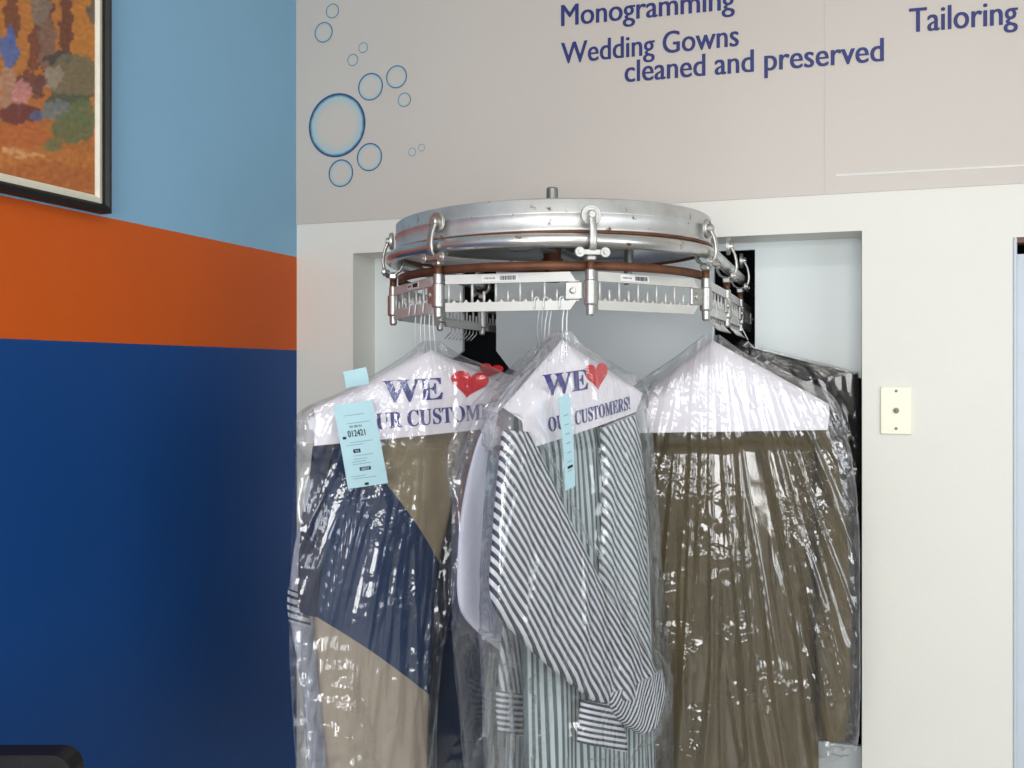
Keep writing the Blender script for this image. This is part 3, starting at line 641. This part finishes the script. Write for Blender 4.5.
def bag(pl, rows, label, off=0., d=.02, seed=1, m='bag', amp=.007, nu=100, nv=170, crinkle=.004, fq=15, lim=None, bias=0.):
    ax, az = pl.hit((rows[0][0] + rows[0][2]) / 2, rows[0][1], off)
    mb = loft(pl, rows, d, off, nu, nv, None, lambda t: min(1, .12 + t * 5), 2.2, lim, False, bag_shape(pl, seed, amp, (ax, az), fq, crinkle, off, bias))
    global LASTBAG; LASTBAG = mb
    return tag(mb.build('plastic_bag', M[m]), label, 'garment bag', 'clear bags over the garments')
# ---------- A: colour-blocked pullover at left front, with two garments behind it in the same direction
hA = Hang(428, 3, 26); A = hA.pl
def block_mat():
    m, nt, p = new_mat('colour_block_cloth'); L = nt.links; p.inputs['Roughness'].default_value = .85
    uv = N(nt, 'ShaderNodeUVMap'); sp = N(nt, 'ShaderNodeSeparateXYZ'); L.new(uv.outputs[0], sp.inputs[0])
    def line(k, c):   # t - k*s > c
        a = N(nt, 'ShaderNodeMath', operation='MULTIPLY_ADD'); L.new(sp.outputs[0], a.inputs[0]); a.inputs[1].default_value = -k; L.new(sp.outputs[1], a.inputs[2])
        g_ = N(nt, 'ShaderNodeMath', operation='GREATER_THAN'); L.new(a.outputs[0], g_.inputs[0]); g_.inputs[1].default_value = c; return g_
    up = line(BLK[0], BLK[1]); lo = line(BLK[2], BLK[3])
    mx = N(nt, 'ShaderNodeMix', data_type='RGBA'); L.new(up.outputs[0], mx.inputs[0]); mx.inputs[6].default_value = rgb(150, 138, 112); mx.inputs[7].default_value = rgb(13, 46, 84)
    m2 = N(nt, 'ShaderNodeMix', data_type='RGBA'); L.new(lo.outputs[0], m2.inputs[0]); L.new(mx.outputs[2], m2.inputs[6]); m2.inputs[7].default_value = rgb(160, 148, 132)
    tc = N(nt, 'ShaderNodeTexCoord'); no = N(nt, 'ShaderNodeTexNoise'); no.inputs['Scale'].default_value = 220; L.new(tc.outputs['Object'], no.inputs['Vector'])
    bp = N(nt, 'ShaderNodeBump'); bp.inputs['Strength'].default_value = .15; bp.inputs['Distance'].default_value = .004; L.new(no.outputs[0], bp.inputs['Height']); L.new(bp.outputs[0], p.inputs['Normal'])
    L.new(m2.outputs[2], p.inputs['Base Color']); return m
rowsA = [(410, 372, 452, 372), (366, 398, 478, 390), (332, 416, 482, 406), (314, 440, 468, 434), (310, 500, 454, 498), (312, 560, 440, 562), (314, 620, 434, 624), (318, 680, 430, 690), (324, 740, 428, 750), (330, 800, 430, 806)]
def st_of(px, py, rows):   # (s, t) of a place on the cloth, to sew its colour seams
    LL = arcparam(rows); best = None
    for j in range(400):
        tt = j / 400; tg_ = tt * LL[-1]; k = 0
        while k < len(LL) - 2 and LL[k + 1] < tg_: k += 1
        u = (k + (tg_ - LL[k]) / (LL[k + 1] - LL[k])) / (len(LL) - 1); xl, yl, xr, yr = crom(rows, u)
        s = (px - xl) / (xr - xl); yy = yl + (yr - yl) * s
        if best is None or abs(yy - py) < best[0]: best = (abs(yy - py), s, tt)
    return best[1], best[2]
def line_of(p, q, rows):
    s0, t0 = st_of(*p, rows); s1, t1 = st_of(*q, rows); k = (t1 - t0) / (s1 - s0); return k, t0 - k * s0
BLK = line_of((380, 483), (430, 550), rowsA) + line_of((316, 616), (424, 690), rowsA)
M['block'] = block_mat()
gA = empty('pullover', A.world(0, 0, 1.1), 'navy and tan colour blocked pullover hanging in the left front bag', 'pullover')
part(loft(A, rowsA, .022, 0, 44, 90, cloth_fold(.006, 14, 2.5, 3), top, lim=(-.026, .03)), A, 'body', M['block'], gA)
part(loft(A, [(326, 434, 342, 432), (308, 480, 330, 470), (300, 540, 326, 536), (298, 590, 318, 596), (300, 612, 316, 616)], .015, .006, 16, 40, cloth_fold(.004, 20, 5, 4), lim=(-.026, .04)), A, 'sleeve', M['navy_cloth'], gA)
wire_hanger(hA, (431, 351), (316, 414), (520, 398), 'white wire hanger under the left "WE heart OUR CUSTOMERS" paper cape', GRP,
    dict(Ls=(313, 409), Lb=(314, 446), Rb=(522, 425), Rs=(520, 392), n=.034, nb=-.028, label='white paper cape printed with a red heart',
         texts=[('WE', (384, 403), (443, 399), 22, M['purple_ink']), ('OUR CUSTOMERS!', (363, 431), (516, 416), 16, M['purple_ink'])], hearts=[(469, 385, 38, 27, -8)]), True)
bag(A, [(424, 341, 437, 341), (400, 360, 460, 356), (352, 388, 500, 372), (302, 412, 522, 388), (296, 440, 520, 430), (293, 500, 488, 500), (290, 570, 462, 570), (289, 640, 442, 650), (292, 710, 435, 720), (298, 800, 433, 806)], 'clear plastic bag over the navy and tan pullover, leftmost in front', 0, .026, 11, 'bag', .006, crinkle=.009, lim=(-.034, .2), bias=.16)
bagA = LASTBAG
h2 = Hang(420, 3, 26); h2.pl = A
gA2 = empty('long_sleeved_shirt', A.world(0, -.045, 1.1), 'pale blue grey shirt behind the pullover, its sleeve showing at lower left', 'shirt')
o2 = -.047; l2 = (-.058, -.037)
mb2 = loft(A, [(412, 372, 442, 372), (366, 398, 454, 394), (330, 420, 460, 420), (320, 520, 440, 520), (322, 640, 426, 640), (328, 800, 418, 800)], .008, o2, 24, 50, cloth_fold(.003, 14, 2.5, 8), top, lim=l2); mb2.build('body', M['pale_cloth'], gA2)
loft(A, [(316, 470, 334, 470), (300, 520, 322, 520), (290, 580, 312, 580), (291, 625, 316, 628), (302, 690, 324, 690), (310, 800, 336, 800)], .009, o2, 14, 40, cloth_fold(.003, 30, 5, 9), lim=l2).build('sleeve', M['pale_cloth'], gA2)
M['stripe_band'] = stripe_mat('striped_band_cloth', rgb(52, 56, 70), rgb(206, 210, 222), 5, 1, .4)
loft(A, [(288, 588, 308, 594), (287, 606, 310, 612), (289, 622, 314, 628)], .0105, o2, 12, 10).build('cuff', M['stripe_band'], gA2, 'pale cuff with dark stripes')
wire_hanger(h2, (421, 352), (330, 410), (505, 396), 'white wire hanger second in line behind the left front cape, second red heart peeking out', GRP,
    dict(Ls=(322, 411), Lb=(324, 440), Rb=(524, 410), Rs=(522, 378), n=-.0365, nb=-.0595, bulge=.0005, hearts=[(490, 371, 24, 14, -15)]), True, off=o2)
h3 = Hang(414, 3, 26); h3.pl = A; o3 = -.092; l3 = (-.105, -.079)
gA3 = empty('navy_jacket', A.world(0, o3, 1.1), 'dark navy jacket with orange brown patterned collar, behind between pullover and striped shirt', 'jacket')
A3 = Plane(hA.pt, 26)
part(loft(A3, [(420, 378, 440, 378), (380, 402, 500, 398), (350, 440, 520, 430), (345, 520, 512, 520), (345, 640, 508, 640), (345, 800, 505, 800)], .012, o3, 30, 60, cloth_fold(.004, 12, 2, 12), top, lim=l3), A3, 'body', M['navy_cloth'], gA3)
part(loft(A3, [(474, 420, 488, 418), (464, 446, 480, 444), (456, 484, 469, 484), (451, 524, 460, 524)], .004, -.074, 10, 24), A3, 'collar', M['brass_print'], gA3, 'orange brown patterned collar edge')
wire_hanger(h3, (416, 356), (350, 410), (500, 400), 'white wire hanger of the navy jacket, last in line at left', GRP, off=o3)
bag(A3, [(425, 356, 445, 356), (400, 376, 500, 370), (360, 400, 520, 396), (340, 440, 526, 436), (338, 560, 518, 560), (338, 800, 512, 800)], 'clear plastic bag over the navy jacket, behind the pullover', o3, .02, 17, 'bag', .002, 60, 90, crinkle=.001, lim=(-.12, -.0625))
# ---------- B: three shirts at the middle, in planes one behind the other
M['stripe_bold'] = stripe_mat('bold_striped_cloth', rgb(60, 62, 72), rgb(210, 213, 218), 82, 0, .5)
M['stripe_steep'] = stripe_mat('steep_striped_cloth', rgb(80, 88, 96), rgb(210, 216, 218), 84, 0, .45)
M['stripe_fine'] = stripe_mat('fine_striped_cloth', rgb(86, 100, 104), rgb(190, 202, 202), 27, 0, .45)
M['stripe_cuff'] = stripe_mat('striped_cuff_cloth', rgb(50, 54, 64), rgb(212, 216, 222), 100, 0, .48)
hB = Hang(563, 4, 48); Bp = hB.pl
lB = (-.034, .2)
gB = empty('striped_shirt', Bp.world(0, 0, 1.1), 'grey and white striped shirt, bold striped sleeve folded across its front', 'shirt')
part(loft(Bp, [(548, 366, 574, 364), (524, 392, 606, 378), (514, 420, 632, 400), (518, 470, 640, 440), (520, 560, 648, 530), (522, 660, 652, 630), (524, 740, 654, 710), (526, 850, 656, 810)], .024, 0, 60, 90, cloth_fold(.010, 18, 1.6, 21), top, lim=lB), Bp, 'body', M['stripe_fine'], gB, 'fine grey green and white striped body')
part(loft(Bp, [(503, 430, 530, 432), (497, 480, 562, 502), (492, 540, 594, 568), (491, 600, 620, 612), (520, 640, 640, 640), (560, 676, 655, 668), (594, 702, 660, 692)], .018, .056, 36, 80, cloth_fold(.007, 22, 4, 25), lambda t: min(1, .5 + 2 * t)  , uvdir=(.80, .60)), Bp, 'sleeve', M['stripe_bold'], gB, 'bold dark and white striped sleeve')
part(loft(Bp, [(600, 694, 662, 668), (618, 720, 664, 690), (638, 734, 656, 716)], .020, .056, 20, 24, cloth_fold(.004, 30, 8, 29), uvdir=(.9, -.43)), Bp, 'cuff', M['stripe_cuff'], gB)
part(loft(Bp, [(600, 428, 636, 412), (602, 490, 644, 470), (600, 550, 647, 540), (598, 600, 648, 600), (606, 650, 650, 640), (620, 684, 652, 672)], .012, .038, 20, 50, cloth_fold(.006, 22, 4, 27), uvdir=(.789, .614)), Bp, 'sleeve', M['stripe_steep'], gB)
part(loft(Bp, [(582, 700, 610, 704), (578, 722, 624, 730), (577, 742, 628, 752)], .014, .046, 18, 20, cloth_fold(.004, 30, 8, 28), uvdir=(.35, .93)), Bp, 'cuff', M['stripe_cuff'], gB)
wire_hanger(hB, (562, 341), (506, 412), (634, 392), 'white wire hanger under the middle "WE heart OUR CUSTOMERS" paper cape of the striped shirt', GRP,
    dict(Ls=(503, 408), Lb=(523, 450), Rb=(635, 412), Rs=(630, 385), n=.040, nb=-.036, label='white paper cape printed with a red heart',
         texts=[('WE', (545, 396), (588, 389), 21, M['purple_ink']), ('OUR CUSTOMERS!', (550, 432), (632, 409), 14, M['purple_ink'])], hearts=[(597, 377, 23, 27, 8)]), True)
bag(Bp, [(556, 333, 570, 331), (534, 360, 590, 352), (500, 398, 632, 376), (490, 436, 648, 404), (482, 520, 658, 500), (479, 610, 664, 600), (482, 690, 672, 690), (488, 830, 674, 790)], 'clear plastic bag over the striped shirt in the middle', .03, .026, 23, 'bag', .006, crinkle=.003, lim=(-.041, .2))
bagB = LASTBAG
B1 = Plane(hB.pt, 48); B0 = Plane(hB.pt, 48)
hb1 = Hang(547, 4, 48); hb1.pl = B1; o1 = -.062; l1 = (-.074, -.050)
gB1 = empty('striped_shirt', B1.world(0, o1, 1.1), 'second grey striped shirt squeezed behind the middle one, edge showing at its left', 'shirt')
loft(B1, [(534, 368, 552, 366), (516, 392, 590, 380), (508, 430, 612, 412), (510, 520, 618, 500), (510, 640, 622, 620), (504, 830, 626, 800)], .010, o1, 40, 60, cloth_fold(.004, 16, 1.6, 31), top, lim=l1).build('body', M['stripe_fine'], gB1)
loft(B1, [(506, 600, 522, 600), (500, 650, 522, 650), (498, 690, 524, 694)], .007, -.048, 14, 30, uvdir=(.95, .2)).build('sleeve', M['stripe_steep'], gB1)
loft(B1, [(496, 690, 526, 694), (496, 712, 526, 716), (498, 732, 524, 736)], .0085, -.048, 14, 12, uvdir=(.3, .95)).build('cuff', M['stripe_cuff'], gB1)
wire_hanger(hb1, (543, 348), (512, 408), (606, 390), 'white wire hanger just left of the middle cape, right one of the close pair', GRP, None, True, off=o1)
hb0 = Hang(538, 4, 48); hb0.pl = B0; o0 = -.105; l0 = (-.122, -.084)
gB0 = empty('dress_shirt', B0.world(0, o0, 1.1), 'lavender white dress shirt in plastic left of the striped shirt', 'shirt')
part(loft(B0, [(528, 370, 546, 368), (506, 396, 580, 386), (490, 430, 600, 420), (482, 520, 600, 510), (480, 600, 600, 590), (482, 640, 600, 630)], .010, o0, 30, 60, cloth_fold(.004, 16, 1.6, 41), top, lim=l0), B0, 'body', M['lavender'], gB0)
part(loft(B0, [(494, 408, 520, 404), (476, 446, 520, 440), (463, 500, 522, 500), (458, 550, 522, 550), (459, 606, 522, 622), (480, 634, 523, 646), (508, 656, 523, 662)], .010, -.094, 30, 60, cloth_fold(.004, 20, 2.5, 43), lim=l0), B0, 'sleeve', M['lavender'], gB0)
wire_hanger(hb0, (537, 350), (496, 412), (588, 396), 'white wire hanger just left of the middle cape, left one of the close pair', GRP, None, True, off=o0)
bag(B0, [(532, 348, 548, 346), (512, 366, 572, 362), (476, 400, 592, 392), (450, 440, 606, 430), (446, 470, 610, 470), (450, 510, 610, 510), (450, 570, 612, 560), (452, 640, 612, 630), (460, 720, 610, 710), (470, 830, 610, 800)], 'clear plastic bag over the lavender white shirt', o0, .02, 47, 'bag', .004, crinkle=.005, lim=(-.135, -.0765))
# ---------- C: olive coat
hC = Hang(715, 6, -15); Cp = hC.pl
gC = empty('overcoat', Cp.world(0, 0, 1.1), 'long olive brown coat under clear plastic at the right', 'coat')
part(loft(Cp, [(700, 362, 726, 362), (668, 388, 768, 386), (642, 412, 812, 410), (640, 440, 822, 438), (644, 520, 818, 520), (648, 620, 816, 620), (650, 720, 818, 720), (650, 830, 820, 830)], .032, 0, 56, 90, cloth_fold(.010, 13, 1.0, 51), top), Cp, 'body', M['olive'], gC)
part(loft(Cp, [(800, 412, 826, 416), (814, 450, 836, 452), (815, 520, 846, 520), (815, 600, 850, 600), (816, 690, 850, 690), (818, 736, 845, 740)], .022, .014, 22, 60, cloth_fold(.006, 20, 3, 53)), Cp, 'sleeve', M['olive'], gC)
part(loft(Cp, [(656, 418, 670, 414), (644, 450, 666, 450), (642, 540, 664, 540), (644, 640, 666, 640), (646, 730, 668, 730)], .020, .008, 18, 50, cloth_fold(.005, 20, 3, 55)), Cp, 'sleeve', M['olive'], gC)
wire_hanger(hC, (712, 341), (636, 408), (826, 405), 'white wire hanger under the blank paper cape of the olive coat', GRP,
    dict(Ls=(632, 404), Lb=(632, 433), Rb=(828, 430), Rs=(829, 404), n=.046, nb=-.044, bulge=.003, label='blank lavender white paper cape'))
bag(Cp, [(704, 335, 720, 335), (674, 358, 750, 356), (634, 386, 798, 378), (625, 410, 834, 398), (630, 450, 850, 450), (637, 530, 858, 520), (640, 620, 859, 610), (641, 700, 859, 690), (641, 820, 857, 750)], 'clear plastic bag over the olive brown coat at the right', 0, .028, 59, 'bag', .010, 110, 180, crinkle=.004, lim=(-.06, .2))
# ---------- D: dark garment inside the recess
dp = Vector((CC.x + R, 2.512, 0)); hD = Hang(0, 0, -19.05, dp); Dp = hD.pl
gD = empty('dark_jacket', Dp.world(0, 0, 1.1), 'black jacket in plastic hanging inside the recess behind the olive coat', 'jacket')
part(loft(Dp, [(738, 345, 757, 349), (716, 372, 804, 361), (694, 400, 852, 374), (674, 430, 858, 392), (670, 560, 858.5, 560), (672, 722, 858.5, 722)], .018, 0, 36, 70, cloth_fold(.006, 14, 1.5, 61), top, lim=(-.03, .03)), Dp, 'body', M['black_cloth'], gD)
wire_hanger(hD, (748, 336), (690, 380), (850, 384), 'white wire hanger of the black jacket inside the right slot', GRP)
bag(Dp, [(742, 340, 757, 346), (718, 364, 802, 358), (692, 392, 852, 372), (668, 424, 859.5, 390), (664, 560, 860, 560), (666, 736, 860, 736)], 'clear plastic bag over the black jacket in the recess', 0, .02, 67, 'bag_dark', .004, 70, 120, lim=(-.05, .05))
# ---------- tickets
def ticket(pl, n, corners, label, lines):
    C4 = [pl.world(*((lambda h: (h[0], n, h[1]))(pl.hit(x, y, n)))) for x, y in corners]
    def at(u, v, lift=0.): return C4[0].lerp(C4[1], u).lerp(C4[3].lerp(C4[2], u), v) + pl.n * (lift + .0025 * math.sin(v * 3))
    b = MB(); k = 12
    tp = [[b.vert(at(i / 4, j / k, .0004)) for i in range(5)] for j in range(k + 1)]; bot = [[b.vert(at(i / 4, j / k, -.0004)) for i in range(5)] for j in range(k + 1)]
    for j in range(k):
        for i in range(4): b.face([tp[j][i], tp[j][i + 1], tp[j + 1][i + 1], tp[j + 1][i]]); b.face([bot[j][i], bot[j + 1][i], bot[j + 1][i + 1], bot[j][i + 1]])
    tk = tag(b.build('paper_ticket', M['ticket']), label, 'ticket', 'blue tickets on the bags')
    for body, u0, u1, v, hv, m in lines:
        if body == '#':
            q_ = MB(); ids = [q_.vert(at(u, vv, .0010)) for u, vv in ((u0, v), (u1, v), (u1, v + hv), (u0, v + hv))]; q_.face(ids, smooth=False); q_.build('ink_block', m, tk)
        else:
            put_text(body, lambda u, y, l: at(u0 + (u1 - u0) * u, v - y * hv, .0016 + l), .01).build('lettering', m, tk)
    return tk
def front_of(mb, pl, px0, px1, py0, py1, off):
    a0, z1 = pl.hit(px0, py0, off); a1, z0 = pl.hit(px1, py1, off); best = 0
    for v in mb.v:
        dl = v - pl.o
        if a0 <= dl.dot(pl.a) <= a1 and z0 <= v.z <= z1: best = max(best, dl.dot(pl.n))
    return best
M['faint_ink'] = mat('faint_grey_ink', rgb(130, 160, 168), .7)
lines = [('#', .08, .17, .385, .03, M['black_ink']), ('#', .28, .46, .545, .045, M['black_ink']), ('#', .36, .64, .765, .042, M['black_ink']), ('#', .42, .52, .955, .03, M['black_ink']),
         ('012421', .22, .66, .395, .075, M['black_ink']), ('32', .32, .42, .58, .025, M['ticket']), ('007', .40, .60, .80, .028, M['ticket']), ('01 24 21', .30, .6, .29, .025, M['black_ink'])]
rt = random.Random(5)
for i, v in enumerate((.14, .235, .46, .49, .62, .66, .69, .72, .86, .89)): x0 = .12 + rt.random() * .15; lines.append(('#', x0, x0 + .3 + rt.random() * .3, v, .007, M['faint_ink']))
ticket(A, front_of(bagA, A, 330, 392, 398, 490, .05) + .002, [(333, 405), (372, 400), (388, 483), (348, 489)], 'pale blue paper ticket with black numbers on the left front bag', lines)
l2_ = [('#', .3, .7, .2 + .1 * i, .01, M['faint_ink']) for i in range(7)] + [('#', .3, .8, .75, .03, M['black_ink'])]
ticket(Bp, front_of(bagB, Bp, 552, 580, 392, 494, .08) + .003, [(558, 398), (569, 394), (575, 486), (565, 491)], 'narrow pale blue ticket hanging edge on over the middle cape', l2_)
ticket(A, .055, [(343, 372), (366, 367), (369, 384), (346, 388)], 'small crumpled blue ticket corner above the left cape', [])
# ---------------------------------------------------------------- chair at lower left
cx = CAM + ray(78, 750) * 1.4; ztop = cx.z
mid = Vector((cx.x, cx.y, 0)) - RGT * .16
chair = empty('waiting_chair', (mid.x, mid.y, 0), 'black padded chair with rounded back top by the blue wall', 'chair')
b = MB()
prof = arc(.13, ztop - .03, .03, 0, 90) + arc(-.13, ztop - .03, .03, 90, 180) + [(-.16, .62), (.16, .62)]
b.prism([mid + RGT * x + FWD * -.02 + UP * z for x, z in prof], FWD * .04); b.build('backrest', M['chair_black'], chair)
b = MB(); b.obox(mid + FWD * .16 + UP * .45, RGT, FWD, UP, .16, .17, .035, .02); b.build('seat', M['chair_black'], chair)
for sx in (-1, 1):
    for dy in (.0, .30):
        b = MB(); b.tube([mid + RGT * (.14 * sx) + FWD * dy + UP * z for z in ((0, .66) if dy == 0 else (0, .42))], .014, 10); b.build('leg', M['frame_black'], chair)
# ---------------------------------------------------------------- light
def area(name, loc, target, sx, sy, power, col):
    l = bpy.data.lights.new(name, 'AREA'); l.shape = 'RECTANGLE'; l.size = sx; l.size_y = sy; l.energy = power; l.color = col
    o = bpy.data.objects.new(name, l); COL.objects.link(o); o.location = loc
    o.rotation_euler = (Vector(target) - Vector(loc)).to_track_quat('-Z', 'Y').to_euler(); return o
area('window_daylight', ((WX0 + WX1) / 2, YB + .03, (WZ0 + WZ1) / 2), ((WX0 + WX1) / 2, 3, (WZ0 + WZ1) / 2 - .1), WX1 - WX0 - .1, WZ1 - WZ0 - .1, 98, (1, .985, .96))
area('side_daylight', (XR - .03, (SY0 + SY1) / 2, (SZ0 + SZ1) / 2), (-3, (SY0 + SY1) / 2, (SZ0 + SZ1) / 2), SY1 - SY0 - .1, SZ1 - SZ0 - .1, 35, (.9, .95, 1))
area('ceiling_lamp', (.2, .4, H - .06), (.2, .4, 0), 1.2, .3, 14, (1, .95, .88))
wd = bpy.data.worlds.new('sky'); SC.world = wd; wd.use_nodes = True
bg = wd.node_tree.nodes['Background']; bg.inputs[0].default_value = (.75, .85, 1, 1); bg.inputs[1].default_value = 1.0
# ---------------------------------------------------------------- camera
cd = bpy.data.cameras.new('camera'); cd.sensor_width = 36; cd.lens = F / 1024 * 36; cd.shift_y = (HY - 384) / 1024; cd.clip_start = .02
co = bpy.data.objects.new('camera', cd); COL.objects.link(co); co.location = CAM; co.rotation_euler = (math.pi / 2, 0, YAW); SC.camera = co
vs = SC.view_settings; vs.view_transform = 'Standard'; vs.look = 'None'; vs.gamma = 1; vs.exposure = 0; vs.use_curve_mapping = False
SC.cycles.transparent_max_bounces = 32; SC.cycles.max_bounces = 10; SC.cycles.diffuse_bounces = 5; SC.cycles.use_denoising = True
